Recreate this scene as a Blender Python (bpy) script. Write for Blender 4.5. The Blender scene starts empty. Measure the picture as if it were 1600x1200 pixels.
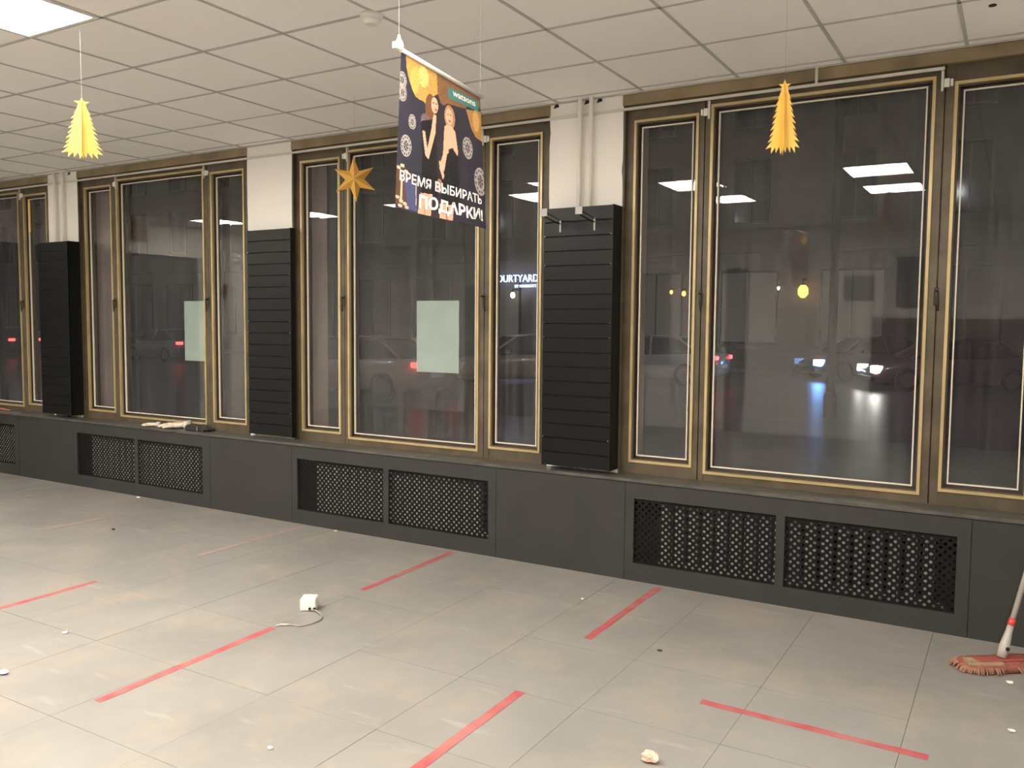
import bpy, bmesh, math, random
import numpy as np
from mathutils import Vector, Matrix
random.seed(7)
rng = np.random.default_rng(7)
S = bpy.context.scene
COL = S.collection
PI = math.pi

# ------------------------------------------------------------------ camera
cam_d = bpy.data.cameras.new('camera'); cam_d.sensor_width = 36.0; cam_d.sensor_fit = 'HORIZONTAL'
cam_d.lens = 36.0 * 1336.12 / 1600.0; cam_d.clip_start = 0.05; cam_d.clip_end = 300
cam = bpy.data.objects.new('camera', cam_d); COL.objects.link(cam); S.camera = cam
YAW, PIT, ROL = -0.5339845, -0.0694428, -0.0084918
CPOS = Vector((5.0976, -3.2500, 3.09 - 1.46866))
F = Vector((math.sin(YAW) * math.cos(PIT), math.cos(YAW) * math.cos(PIT), math.sin(PIT)))
r0 = Vector((math.cos(YAW), -math.sin(YAW), 0)); d0 = F.cross(r0)
rr = math.cos(ROL) * r0 + math.sin(ROL) * d0; dd = -math.sin(ROL) * r0 + math.cos(ROL) * d0
cam.matrix_world = Matrix(((rr.x, -dd.x, -F.x, CPOS.x), (rr.y, -dd.y, -F.y, CPOS.y), (rr.z, -dd.z, -F.z, CPOS.z), (0, 0, 0, 1)))

# ------------------------------------------------------------------ world, exposure
W = bpy.data.worlds.new('night_sky'); S.world = W; W.use_nodes = True
bg = W.node_tree.nodes['Background']; bg.inputs[0].default_value = (0.50, 0.46, 0.55, 1); bg.inputs[1].default_value = 0.022
S.view_settings.view_transform = 'Standard'; S.view_settings.look = 'None'
S.view_settings.gamma = 1.0; S.view_settings.use_curve_mapping = False
S.view_settings.exposure = 0.32
PANEL_POWER = 50.0
PANEL_COLOR = (1.0, 0.915, 0.80, 1)

# ------------------------------------------------------------------ helpers
def mat(name, col, rough=0.6, metal=0.0, spec=0.5, noise=0.0, nscale=6.0, bump=0.0, bscale=60.0, emit=None, estr=0.0, coat=0.0, trans=0.0):
    m = bpy.data.materials.new(name); m.use_nodes = True
    nt = m.node_tree; b = nt.nodes['Principled BSDF']
    b.inputs['Base Color'].default_value = (*col, 1); b.inputs['Roughness'].default_value = rough
    b.inputs['Metallic'].default_value = metal; b.inputs['Specular IOR Level'].default_value = spec
    b.inputs['Coat Weight'].default_value = coat
    if emit: b.inputs['Emission Color'].default_value = (*emit, 1); b.inputs['Emission Strength'].default_value = estr
    tc = nt.nodes.new('ShaderNodeTexCoord') if (noise or bump) else None
    if noise:
        n = nt.nodes.new('ShaderNodeTexNoise'); n.inputs['Scale'].default_value = nscale; n.inputs['Detail'].default_value = 5
        nt.links.new(tc.outputs['Object'], n.inputs['Vector'])
        r = nt.nodes.new('ShaderNodeValToRGB')
        r.color_ramp.elements[0].position = 0.3; r.color_ramp.elements[1].position = 0.7
        r.color_ramp.elements[0].color = (*[c * (1 - noise) for c in col], 1)
        r.color_ramp.elements[1].color = (*[min(1, c * (1 + noise)) for c in col], 1)
        nt.links.new(n.outputs['Fac'], r.inputs['Fac']); nt.links.new(r.outputs['Color'], b.inputs['Base Color'])
    if bump:
        n2 = nt.nodes.new('ShaderNodeTexNoise'); n2.inputs['Scale'].default_value = bscale; n2.inputs['Detail'].default_value = 4
        nt.links.new(tc.outputs['Object'], n2.inputs['Vector'])
        bp = nt.nodes.new('ShaderNodeBump'); bp.inputs['Strength'].default_value = bump; bp.inputs['Distance'].default_value = 0.01
        nt.links.new(n2.outputs['Fac'], bp.inputs['Height']); nt.links.new(bp.outputs['Normal'], b.inputs['Normal'])
    return m

def emis(name, col, s):
    m = bpy.data.materials.new(name); m.use_nodes = True; nt = m.node_tree; nt.nodes.clear()
    o = nt.nodes.new('ShaderNodeOutputMaterial'); e = nt.nodes.new('ShaderNodeEmission')
    e.inputs[0].default_value = (*col[:3], 1); e.inputs[1].default_value = s
    nt.links.new(e.outputs[0], o.inputs[0]); return m

def glass_mat(name, ior=1.75, dust=0.02, tint=(1, 1, 1)):
    m = bpy.data.materials.new(name); m.use_nodes = True; nt = m.node_tree; nt.nodes.clear()
    o = nt.nodes.new('ShaderNodeOutputMaterial')
    tr = nt.nodes.new('ShaderNodeBsdfTransparent'); tr.inputs[0].default_value = (*tint, 1)
    gl = nt.nodes.new('ShaderNodeBsdfGlossy'); gl.inputs['Roughness'].default_value = 0.0
    df = nt.nodes.new('ShaderNodeBsdfDiffuse'); df.inputs[0].default_value = (0.70, 0.72, 0.76, 1)
    fr = nt.nodes.new('ShaderNodeFresnel'); fr.inputs[0].default_value = ior
    ge = nt.nodes.new('ShaderNodeNewGeometry')
    inv = nt.nodes.new('ShaderNodeMath'); inv.operation = 'SUBTRACT'; inv.inputs[0].default_value = 1.0
    nt.links.new(ge.outputs['Backfacing'], inv.inputs[1])
    mu = nt.nodes.new('ShaderNodeMath'); mu.operation = 'MULTIPLY'
    nt.links.new(fr.outputs[0], mu.inputs[0]); nt.links.new(inv.outputs[0], mu.inputs[1])
    # dust film: vertical wipe streaks and blotches
    tc = nt.nodes.new('ShaderNodeTexCoord'); mp = nt.nodes.new('ShaderNodeMapping'); mp.inputs['Scale'].default_value = (14, 14, 0.5)
    nt.links.new(tc.outputs['Object'], mp.inputs['Vector'])
    n = nt.nodes.new('ShaderNodeTexNoise'); n.inputs['Scale'].default_value = 1.6; n.inputs['Detail'].default_value = 6
    nt.links.new(mp.outputs[0], n.inputs['Vector'])
    mr = nt.nodes.new('ShaderNodeMapRange'); mr.inputs['From Min'].default_value = 0.35; mr.inputs['From Max'].default_value = 0.75
    mr.inputs['To Min'].default_value = dust * 0.35; mr.inputs['To Max'].default_value = dust * 1.8
    nt.links.new(n.outputs['Fac'], mr.inputs['Value'])
    m1 = nt.nodes.new('ShaderNodeMixShader'); nt.links.new(mu.outputs[0], m1.inputs[0])
    nt.links.new(tr.outputs[0], m1.inputs[1]); nt.links.new(gl.outputs[0], m1.inputs[2])
    m2 = nt.nodes.new('ShaderNodeMixShader'); nt.links.new(mr.outputs[0], m2.inputs[0])
    nt.links.new(m1.outputs[0], m2.inputs[1]); nt.links.new(df.outputs[0], m2.inputs[2])
    nt.links.new(m2.outputs[0], o.inputs[0]); return m

def bx(bm, x0, x1, y0, y1, z0, z1):
    v = [bm.verts.new((x, y, z)) for x in (x0, x1) for y in (y0, y1) for z in (z0, z1)]
    for f in ((0, 1, 3, 2), (4, 6, 7, 5), (0, 4, 5, 1), (2, 3, 7, 6), (0, 2, 6, 4), (1, 5, 7, 3)):
        bm.faces.new([v[i] for i in f])
def tube(bm, pts, r, seg=10, cap=True):
    pts = [Vector(p) for p in pts]; rs = r if isinstance(r, (list, tuple)) else [r] * len(pts)
    rings = []; prev = None
    for i, p in enumerate(pts):
        t = (pts[min(i + 1, len(pts) - 1)] - pts[max(i - 1, 0)]).normalized()
        u = (prev - t * prev.dot(t)) if prev else t.orthogonal()
        if u.length < 1e-6: u = t.orthogonal()
        u.normalize(); prev = u; w = t.cross(u)
        rings.append([bm.verts.new(p + rs[i] * (math.cos(a) * u + math.sin(a) * w)) for a in [2 * PI * k / seg for k in range(seg)]])
    for a, b in zip(rings, rings[1:]):
        for k in range(seg): bm.faces.new((a[k], a[(k + 1) % seg], b[(k + 1) % seg], b[k]))
    if cap:
        bm.faces.new(rings[0][::-1]); bm.faces.new(rings[-1])
def lathe(bm, prof, c=(0, 0, 0), seg=20, axis='z'):
    rings = []
    for r, h in prof:
        ring = []
        for k in range(seg):
            a = 2 * PI * k / seg; x, y, z = r * math.cos(a), r * math.sin(a), h
            if axis == 'y': x, y, z = x, h, y
            if axis == 'x': x, y, z = h, x, y
            ring.append(bm.verts.new((c[0] + x, c[1] + y, c[2] + z)))
        rings.append(ring)
    for a, b in zip(rings, rings[1:]):
        for k in range(seg): bm.faces.new((a[k], a[(k + 1) % seg], b[(k + 1) % seg], b[k]))
    bm.faces.new(rings[0][::-1]); bm.faces.new(rings[-1])
def poly_prism(bm, pts, n, th):
    """extrude 3-D polygon pts along vector n*th"""
    n = Vector(n) * th
    a = [bm.verts.new(Vector(p)) for p in pts]; b = [bm.verts.new(Vector(p) + n) for p in pts]
    bm.faces.new(a[::-1]); bm.faces.new(b)
    k = len(a)
    for i in range(k): bm.faces.new((a[i], a[(i + 1) % k], b[(i + 1) % k], b[i]))
def mesh_of(bm, name, m, smooth=False, bevel=0.0):
    bmesh.ops.recalc_face_normals(bm, faces=bm.faces)
    if bevel: bmesh.ops.bevel(bm, geom=list(bm.edges), offset=bevel, segments=1, affect='EDGES', profile=0.7)
    me = bpy.data.meshes.new(name); bm.to_mesh(me); bm.free()
    for x in (m if isinstance(m, (list, tuple)) else [m]): me.materials.append(x)
    if smooth:
        for p in me.polygons: p.use_smooth = True
    return me
def obj(name, data, parent=None, loc=None, label=None, rotz=0):
    o = bpy.data.objects.new(name, data); COL.objects.link(o)
    if parent: o.parent = parent
    if loc: o.location = loc
    if rotz: o.rotation_euler[2] = rotz
    if label: o['label'] = label
    return o
def part(name, m, parent, fn, smooth=False, bevel=0.0, label=None, loc=None):
    bm = bmesh.new(); fn(bm)
    return obj(name, mesh_of(bm, name, m, smooth, bevel), parent, loc, label)
def tag(o, label, cat, group=None, kind=None):
    o['label'] = label; o['category'] = cat
    if group: o['group'] = group
    if kind: o['kind'] = kind
    return o
def thing(name, label, cat, loc=(0, 0, 0), group=None, kind=None, rotz=0):
    return tag(obj(name, None, None, loc, None, rotz), label, cat, group, kind)
def boxes(*bs):
    def fn(bm):
        for b in bs: bx(bm, *b)
    return fn
def ring(x0, x1, z0, z1, w, y0, y1):
    return boxes((x0, x1, y0, y1, z0, z0 + w), (x0, x1, y0, y1, z1 - w, z1), (x0, x0 + w, y0, y1, z0 + w, z1 - w), (x1 - w, x1, y0, y1, z0 + w, z1 - w))

# ------------------------------------------------------------------ materials
M = {}
M['wall'] = mat('wall_paint', (0.90, 0.875, 0.83), 0.75, noise=0.02, nscale=4, bump=0.15, bscale=25)
M['ctile'] = mat('ceiling_tile', (0.93, 0.91, 0.885), 0.85, noise=0.015, nscale=3, bump=0.12, bscale=160)
M['tbar'] = mat('ceiling_bar', (0.50, 0.49, 0.475), 0.6)
M['cvoid'] = mat('ceiling_void', (0.2, 0.2, 0.2), 0.9)
M['trimw'] = mat('white_trim', (0.66, 0.63, 0.58), 0.5)
M['plinth'] = mat('plinth_paint', (0.030, 0.030, 0.0285), 0.5, noise=0.12, nscale=5, spec=0.45)
M['sill'] = mat('sill_paint', (0.070, 0.066, 0.058), 0.40, noise=0.35, nscale=9, spec=0.6)
M['grille'] = mat('grille_metal', (0.006, 0.006, 0.006), 0.5, spec=0.18)
M['rad'] = mat('radiator_enamel', (0.80, 0.78, 0.74), 0.5)
M['slat'] = mat('slatwall_laminate', (0.0056, 0.0064, 0.0064), 0.34, noise=0.1, nscale=3, spec=0.22)
M['slatg'] = mat('slatwall_groove', (0.012, 0.012, 0.012), 0.7)
M['bronze'] = mat('bronze_frame', (0.100, 0.079, 0.050), 0.45, metal=0.2, noise=0.3, nscale=7)
M['brass'] = mat('brass_sash', (0.50, 0.39, 0.205), 0.35, metal=0.3, noise=0.15, nscale=5)
M['reveal'] = mat('sash_reveal', (0.085, 0.062, 0.04), 0.5, metal=0.3)
M['pale_strip'] = mat('pale_strip_finish', (0.72, 0.66, 0.56), 0.45)
M['lintel'] = mat('lintel_paint', (0.26, 0.20, 0.115), 0.6, noise=0.25, nscale=6)
M['dark'] = mat('dark_gap', (0.02, 0.017, 0.014), 0.8)
M['handle'] = mat('handle_metal', (0.06, 0.052, 0.042), 0.4, metal=0.6)
M['glass'] = glass_mat('window_glass', 1.55, 0.011)
M['pipe'] = mat('pipe_paint', (0.80, 0.765, 0.70), 0.45)
M['white'] = mat('white_plastic', (0.82, 0.80, 0.76), 0.4)
M['chrome'] = mat('chrome', (0.75, 0.75, 0.75), 0.2, metal=1.0)
M['string'] = mat('nylon_string', (0.30, 0.29, 0.27), 0.5)
M['cloth'] = mat('cloth_glove', (0.72, 0.62, 0.50), 0.9, noise=0.1, nscale=30)
M['blackp'] = mat('black_plastic', (0.02, 0.02, 0.022), 0.4)
M['red'] = mat('red_plastic', (0.55, 0.06, 0.05), 0.4)
M['panel_frame'] = mat('panel_frame', (0.8, 0.8, 0.78), 0.4)
M['panel'] = emis('led_diffuser', PANEL_COLOR, PANEL_POWER)

def floor_material():
    m = mat('floor_tile', (0.5, 0.48, 0.45), 0.42, spec=0.35); nt = m.node_tree; b = nt.nodes['Principled BSDF']
    ge = nt.nodes.new('ShaderNodeNewGeometry')
    def noise(sc, det=6, rough=0.55):
        n = nt.nodes.new('ShaderNodeTexNoise'); n.inputs['Scale'].default_value = sc; n.inputs['Detail'].default_value = det
        n.inputs['Roughness'].default_value = rough; nt.links.new(ge.outputs['Position'], n.inputs['Vector']); return n
    def ramp(n, p0, p1, c0, c1):
        r = nt.nodes.new('ShaderNodeValToRGB'); r.color_ramp.elements[0].position = p0; r.color_ramp.elements[1].position = p1
        r.color_ramp.elements[0].color = (*c0, 1); r.color_ramp.elements[1].color = (*c1, 1)
        nt.links.new(n.outputs['Fac'], r.inputs['Fac']); return r
    base = ramp(noise(1.3), 0.3, 0.72, (0.214, 0.207, 0.197), (0.266, 0.256, 0.241))
    dirt = ramp(noise(2.2, 9, 0.68), 0.50, 0.74, (0, 0, 0), (1, 1, 1))
    mx = nt.nodes.new('ShaderNodeMix'); mx.data_type = 'RGBA'; mx.inputs[7].default_value = (0.33, 0.282, 0.225, 1)
    sc = nt.nodes.new('ShaderNodeMath'); sc.operation = 'MULTIPLY'; sc.inputs[1].default_value = 0.75
    nt.links.new(dirt.outputs[0], sc.inputs[0]); nt.links.new(sc.outputs[0], mx.inputs[0]); nt.links.new(base.outputs[0], mx.inputs[6])
    # white scuffs
    mp = nt.nodes.new('ShaderNodeMapping'); mp.inputs['Scale'].default_value = (1.2, 5.0, 1); mp.inputs['Rotation'].default_value = (0, 0, 0.9)
    nt.links.new(ge.outputs['Position'], mp.inputs['Vector'])
    n3 = nt.nodes.new('ShaderNodeTexNoise'); n3.inputs['Scale'].default_value = 2.0; n3.inputs['Detail'].default_value = 7
    nt.links.new(mp.outputs[0], n3.inputs['Vector'])
    sf = ramp(n3, 0.63, 0.74, (0, 0, 0), (0.36, 0.36, 0.36))
    m2 = nt.nodes.new('ShaderNodeMix'); m2.data_type = 'RGBA'; m2.inputs[7].default_value = (0.42, 0.395, 0.36, 1)
    nt.links.new(sf.outputs[0], m2.inputs[0]); nt.links.new(mx.outputs[2], m2.inputs[6])
    nt.links.new(m2.outputs[2], b.inputs['Base Color'])
    rr_ = ramp(noise(2.5), 0.3, 0.7, (0.34,) * 3, (0.52,) * 3); nt.links.new(rr_.outputs[0], b.inputs['Roughness'])
    return m
M['floor'] = floor_material()
M['joint'] = mat('floor_joint', (0.12, 0.11, 0.10), 0.8)

def tape_material():
    m = mat('red_tape', (0.62, 0.16, 0.15), 0.55); nt = m.node_tree; b = nt.nodes['Principled BSDF']
    ge = nt.nodes.new('ShaderNodeNewGeometry')
    n = nt.nodes.new('ShaderNodeTexNoise'); n.inputs['Scale'].default_value = 9; n.inputs['Detail'].default_value = 6
    nt.links.new(ge.outputs['Position'], n.inputs['Vector'])
    r = nt.nodes.new('ShaderNodeValToRGB'); r.color_ramp.elements[0].position = 0.35; r.color_ramp.elements[1].position = 0.75
    r.color_ramp.elements[0].color = (0.36, 0.066, 0.072, 1); r.color_ramp.elements[1].color = (0.38, 0.165, 0.148, 1)
    nt.links.new(n.outputs['Fac'], r.inputs['Fac']); nt.links.new(r.outputs[0], b.inputs['Base Color']); return m
M['tape'] = tape_material()
M['tape_worn'] = mat('worn_tape', (0.345, 0.255, 0.225), 0.6, noise=0.12, nscale=9)

# ------------------------------------------------------------------ room dimensions
H = 3.09; XL, XR = -6.1, 7.4; YN = -5.85; YW = 1.90; YP = 1.75; ZS = 0.655; YF = 1.93
WIN = [-5.80, -2.93, -0.04, 2.865, 5.77]          # left edges of the window openings
WW = 2.37
PIERS = [(XL, -5.80), (-3.43, -2.93), (-0.56, -0.04), (2.33, 2.865), (5.235, 5.77)]

# ------------------------------------------------------------------ floor
TS = 0.607; FX0, FY0 = 2.95 - TS * 15, -0.06 - TS * 10
fl = tag(part('floor', M['joint'], None, boxes((XL, XR, YN, 2.2, -0.12, -0.004))), 'grey tiled shop floor with scuffs and dust', 'floor', kind='structure')
tile_me = None
def make_ftile():
    bm = bmesh.new(); g = 0.0009; bx(bm, g, TS - g, g, TS - g, -0.006, 0.0); return mesh_of(bm, 'floor_tile', M['floor'])
ftm = make_ftile()
rest = bmesh.new()
for i in range(24):
    for j in range(14):
        x, y = FX0 + i * TS, FY0 + j * TS
        if x + TS < XL or x > XR or y + TS < YN - 0.3 or y > 1.80: continue
        x0, x1, y1 = max(x, XL), min(x + TS, XR), min(y + TS, 2.0)
        inner = x >= XL and x + TS <= XR and y + TS < 2.4
        if inner and y > -2.6 and y + 1e-6 < 1.8:
            if y + TS > 1.95:
                continue
            o = obj('floor_tile', ftm, fl, (x, y, random.uniform(-0.0006, 0.0006)))
        else:
            bx(rest, x0 + .0009, x1 - .0009, max(y, YN) + .0009, y + TS - .0009, -0.006, 0.0)
ro = obj('floor_tile_rest', mesh_of(rest, 'floor_tile_rest', M['floor']), fl); ro['kind'] = 'stuff'
# ------------------------------------------------------------------ ceiling
LIGHTS = [(k, -1.8) for k in (5.4, 3.6, 1.8, 0.0, -1.8, -3.6, -5.4)] + [(k, -3.0) for k in (5.4, 3.6, 1.8, 0.0, -1.8, -5.4)] + [(0.6, -1.2)]  # rightmost light of each row is added, unseen, to brighten the right side
ce = tag(part('ceiling', M['cvoid'], None, boxes((XL, XR, YN, 2.3, H + 0.10, H + 0.25))), 'white suspended ceiling of square tiles in a metal grid', 'ceiling', kind='structure')
def grid(bm):
    w = 0.0080
    for i in range(-10, 13):
        bx(bm, i * .6 - w, i * .6 + w, YN, YW + .01, H, H + 0.03)
    for j in range(-9, 4):
        bx(bm, XL, XR, j * .6 - w, j * .6 + w, H, H + 0.03)
    bx(bm, XL, XR, YW - 0.012, YW + 0.008, H - 0.004, H + 0.03)
part('grid', M['tbar'], ce, grid)
bm = bmesh.new(); bx(bm, .0085, .5915, .0085, .5915, .004, .016); ctm = mesh_of(bm, 'ceiling_tile', M['ctile'])
bm = bmesh.new(); bx(bm, .0085, .5915, .0085, .085, .004, .016); cnm = mesh_of(bm, 'narrow_tile', M['ctile'])
rest = bmesh.new()
for i in range(-11, 13):
    for j in range(-10, 4):
        x, y = i * .6, j * .6
        if any(abs(x - lx) < .01 and abs(y - ly) < .01 for lx, ly in LIGHTS): continue
        x0, x1, y0, y1 = max(x, XL), min(x + .6, XR), max(y, YN), min(y + .6, YW)
        if x1 - x0 < .05 or y1 - y0 < .05: continue
        if j >= -3 and x1 - x0 > .59 and x < 6:
            obj('ceiling_tile', ctm if j < 3 else cnm, ce, (x, y, H + random.uniform(-.001, .001)))
        else: bx(rest, x0 + .0085, x1 - .0085, y0 + .0085, y1 - .0085, H + .004, H + .016)
ro = obj('ceiling_tile_rest', mesh_of(rest, 'ceiling_tile_rest', M['ctile']), ce); ro['kind'] = 'stuff'
# dark chip in one tile near the far corner, as a small gouge
part('chip', M['dark'], ce, lambda b: lathe(b, [(0.018, H - .001), (0.016, H + .004)], (4.93, 1.31, 0), 7))

def led(x, y, label):
    t = thing('ceiling_light', label, 'ceiling light', (x, y, H), 'square ceiling lights')
    part('frame', M['panel_frame'], t, lambda b: [bx(b, *q) for q in ((.01, .59, .01, .03, -.004, .03), (.01, .59, .57, .59, -.004, .03), (.01, .03, .03, .57, -.004, .03), (.57, .59, .03, .57, -.004, .03))])
    part('diffuser', M['panel'], t, lambda b: bx(b, .03, .57, .03, .57, .000, .012))
LL = {5.4: 'square ceiling light beyond the right edge of view', 3.6: 'square ceiling light mirrored in the large right window pane', 1.8: 'square ceiling light mirrored beside the right slatted panel', 0.0: 'square ceiling light mirrored right of the hanging banner',
      -1.8: 'square ceiling light mirrored behind the hanging banner', -3.6: 'square ceiling light mirrored in the narrow pane left of the gold star', -5.4: 'square ceiling light mirrored in the window with the white gloves'}
for lx, ly in LIGHTS:
    led(lx, ly, LL[lx] if ly == -1.8 else LL[lx].replace('square ceiling light', 'second-row ceiling light, lower image,') if ly == -3.0 else 'glaring square ceiling light above the left yellow paper tree')

# ------------------------------------------------------------------ walls
M['wdark0'] = mat('recess_shade', (.06, .055, .05), .9)  # shade inside the radiator recess put into the wall colour
wb = thing('wall_back', 'window wall with white painted piers between the windows', 'wall', kind='structure')
part('lower_wall', M['wdark0'], wb, boxes((XL, XR, 1.96, 2.28, 0, ZS - .02)))
part('upper_wall', M['wall'], wb, boxes((XL, XR, 1.96, 2.28, 3.02, H + .12)))
def pier(x0, x1):
    def fn(b):
        n = 26; L = []; R_ = []
        for k in range(n + 1):
            z = ZS - .02 + (H + .02 - ZS) * k / n
            L.append((x0 + random.uniform(-.003, .006), YW, z)); R_.append((x1 + random.uniform(-.008, .005), YW, z))
        poly_prism(b, L + R_[::-1], (0, 1, 0), .38)
    return fn
for i, (a, b_) in enumerate(PIERS): part('pier', M['wall'], wb, pier(a, b_))
M['granite'] = mat('outer_stone', (0.50, 0.40, 0.365), 0.6, noise=.12, nscale=3)
for a, b_ in PIERS:
    if a > XL: part('outer_reveal', M['granite'], wb, boxes((a - .012, a - .002, 2.045, 2.29, ZS, 3.02)))
    part('outer_reveal', M['granite'], wb, boxes((b_ + .006, b_ + .016, 2.045, 2.29, ZS, 3.02)))
part('pier', M['wall'], wb, boxes((8.14 - .8, XR, YW, 2.28, ZS - .02, H)))
# plaster gaps where pipes enter the ceiling
for x0, x1 in ((2.585, 2.625), (2.675, 2.715), (2.36, 2.40), (-3.21, -3.165), (-3.08, -3.04)):
    part('plaster_gap', M['dark'], wb, lambda b: poly_prism(b, [(x0, YW - .004, H - .03), (x1, YW - .004, H - .022), (x1 - .006, YW - .004, H - .004), (x0 + .012, YW - .004, H - .002)], (0, 1, 0), .006))
M['wdark'] = mat('dark_wall', (0.10, 0.095, 0.09), 0.7, noise=0.08)
M['wmid'] = mat('pale_wall', (0.80, 0.78, 0.74), 0.7, noise=0.04, nscale=1.5)
M['wburg'] = mat('burgundy_board', (0.10, 0.05, 0.05), 0.6)
wl = thing('wall_left', 'side wall with a white upper band and dark lower part', 'wall', kind='structure')
part('upper_band', M['wall'], wl, boxes((XL - .2, XL, YN, 2.28, 2.62, H + .12)))
part('lower_panel', M['wdark'], wl, boxes((XL - .2, XL - .02, -2.0, 2.28, 0, 2.62)))
part('light_panel', M['wall'], wl, boxes((XL - .2, XL - .02, YN, -2.0, 0, 2.62)))
wn = thing('wall_near', 'pale wall on the camera side of the room with dark boards', 'wall', kind='structure')
part('surface', M['wmid'], wn, boxes((XL, XR, YN - .2, YN, 0, H + .12)))
for x0, x1, z0, z1, mm in ((-3.6, -2.2, 0, 2.3, 'wdark'), (-.7, .3, 1.0, 2.45, 'wdark'), (1.2, 1.5, 0.0, 2.5, 'wdark'), (2.9, 3.3, 2.0, 2.35, 'wdark'), (3.6, 4.2, 1.9, 2.6, 'wdark'), (3.3, 5.2, 0, 1.75, 'wburg'), (5.2, 7.2, 0, 2.2, 'wburg')):
    part('board', M[mm], wn, boxes((x0, x1, YN, YN + .03, z0, z1)), bevel=.004)
wr = tag(part('wall_right', M['wmid'], None, boxes((XR, XR + .2, YN, 2.28, 0, H + .12))), 'plain pale side wall beyond the right edge of view', 'wall', kind='structure')

# lintels above windows
for i, ox in enumerate(WIN):
    tag(part('trim_%d' % (i + 1), M['lintel'], None, boxes((ox - .005, min(ox + WW + .005, XR), YW - .005, 2.0, 3.018, H - .006))),
        ['brown lintel strip above the leftmost window', 'brown lintel strip above the window with the gloves', 'brown lintel strip above the window behind the banner', 'brown lintel strip above the large right window', 'brown lintel strip beyond the right edge of view'][i], 'lintel', kind='structure')

# ------------------------------------------------------------------ windows
def pane_box(bm, x0, x1, z0, z1, y, tilt=0.0, th=.004):
    """glass pane; tilt leans its head outwards a little"""
    zc = (z0 + z1) / 2; s = math.tan(tilt)
    v = []
    for x in (x0, x1):
        for yy in (y, y + th):
            for z in (z0, z1): v.append(bm.verts.new((x, yy + (z - zc) * s, z)))
    for f in ((0, 1, 3, 2), (4, 6, 7, 5), (0, 4, 5, 1), (2, 3, 7, 6), (0, 2, 6, 4), (1, 5, 7, 3)): bm.faces.new([v[k] for k in f])
def make_handle(parent, x, zc, rot=0):
    h = part('handle', M['handle'], parent, boxes((x - .011, x + .011, YF - .012, YF - .002, zc - .045, zc + .05)), bevel=.003)
    part('lever', M['handle'], h, lambda b: tube(b, [(x, YF - .012, zc + .03), (x, YF - .035, zc + .03), (x + rot * .4, YF - .038, zc + .02), (x + rot, YF - .036, zc - .075)], .007, 8), smooth=True)
WL = ['leftmost window cut by the photo edge with brass sashes', 'brass-edged triple window with a pale sheet and gloves on its sill', 'brass-edged triple window behind the hanging banner with a pale sheet', 'brass-edged triple window at the right with the clear wide pane', 'window beyond the right edge of view']
def window(i, ox):
    w = thing('window_%d' % (i + 1), WL[i], 'window', kind='structure')
    X = [ox + v for v in (0, .065, .49, .565, 1.795, 1.885, 2.305, WW)]
    zt, zb = 3.018, ZS - .005
    part('frame', M['bronze'], w, boxes((X[0] + .001, X[0] + .014, YW - .003, YF, zb, zt), (X[7] - .014, X[7] - .001, YW - .003, YF, zb, zt), (X[0], X[1], YF, 2.040, zb, zt), (X[6], X[7], YF, 2.040, zb, zt),
         (X[1], X[2], YF, 2.040, 2.925, zt), (X[5], X[6], YF, 2.040, 2.925, zt), (X[3], X[4], YF, 2.040, 2.965, zt),
         (X[1], X[2], YF, 2.040, zb, .73), (X[5], X[6], YF, 2.040, zb, .73), (X[3], X[4], YF, 2.040, zb, .70)))
    for a, b_ in ((X[2], X[3]), (X[4], X[5])):
        mm = (a + b_) / 2
        part('mullion', M['bronze'], w, boxes((a, mm - .004, YF, 2.040, zb, zt), (mm + .004, b_, YF - .004, 2.040, zb, zt), (mm - .004, mm + .004, YF + .02, 2.040, zb, zt)))
        make_handle(w, mm - .003, 1.79, .03 if (i == 2 and a == X[4]) else .012)
    for k, (a, b_, z0, z1) in enumerate(((X[1], X[2], .73, 2.925), (X[3], X[4], .70, 2.965), (X[5], X[6], .73, 2.925))):
        s = part('sash', M['brass'], w, ring(a, b_, z0, z1, .016, YF - .010, YF + .022))
        part('reveal', M['reveal'], s, ring(a + .004, b_ - .004, z0 + .004, z1 - .004, .020, YF + .012, YF + .036))
        part('pale_strip', M['pale_strip'], s, ring(a + .041, b_ - .041, z0 + .041, z1 - .041, .0075, YF + .02, YF + .034))  # thin pale strip set in from each sash edge
        part('pane', M['glass'], s, lambda b: pane_box(b, a + .02, b_ - .02, z0 + .02, z1 - .02, YF + .036))
        part('outer_sash', M['reveal'], s, ring(a + .002, b_ - .002, z0 + .002, z1 - .002, .020, 2.012, 2.034))
        part('outer_pane', M['glass'], s, lambda b: pane_box(b, a + .02, b_ - .02, z0 + .02, z1 - .02, 2.020, (.0006, -.0006, .0004)[k]))
    return w
for i, ox in enumerate(WIN[:4]): window(i, ox)
# fifth opening, out of view: closed with a plain board
part('blind_board', M['wmid'], wb, boxes((WIN[4], XR, 1.96, 2.1, ZS - .02, 3.02)))

# pale sheets on the outer panes
def sheet(x0, x1, z0, z1, label):
    def fn(b):
        n = 8
        for k in range(n):
            xa, xb = x0 + (x1 - x0) * k / n, x0 + (x1 - x0) * (k + 1) / n
            bx(b, xa, xb, 2.0145, 2.0153, z0, z1)
        bmesh.ops.remove_doubles(b, verts=b.verts, dist=1e-6)
    m = M.get('sheet')
    if not m:
        m = M['sheet'] = mat('paper_sheet', (0.285, 0.360, 0.325), 0.7, noise=0.08, nscale=5)
    tag(part('paper_sheet', m, None, fn), label, 'poster', 'pale sheets stuck to the glass')
sheet(1.135, 1.525, 1.255, 1.795, 'pale green blank sheet on the window behind the banner')
sheet(-1.530, -1.19, 1.265, 1.810, 'pale green blank sheet on the window with the gloves, half behind the mullion')

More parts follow.
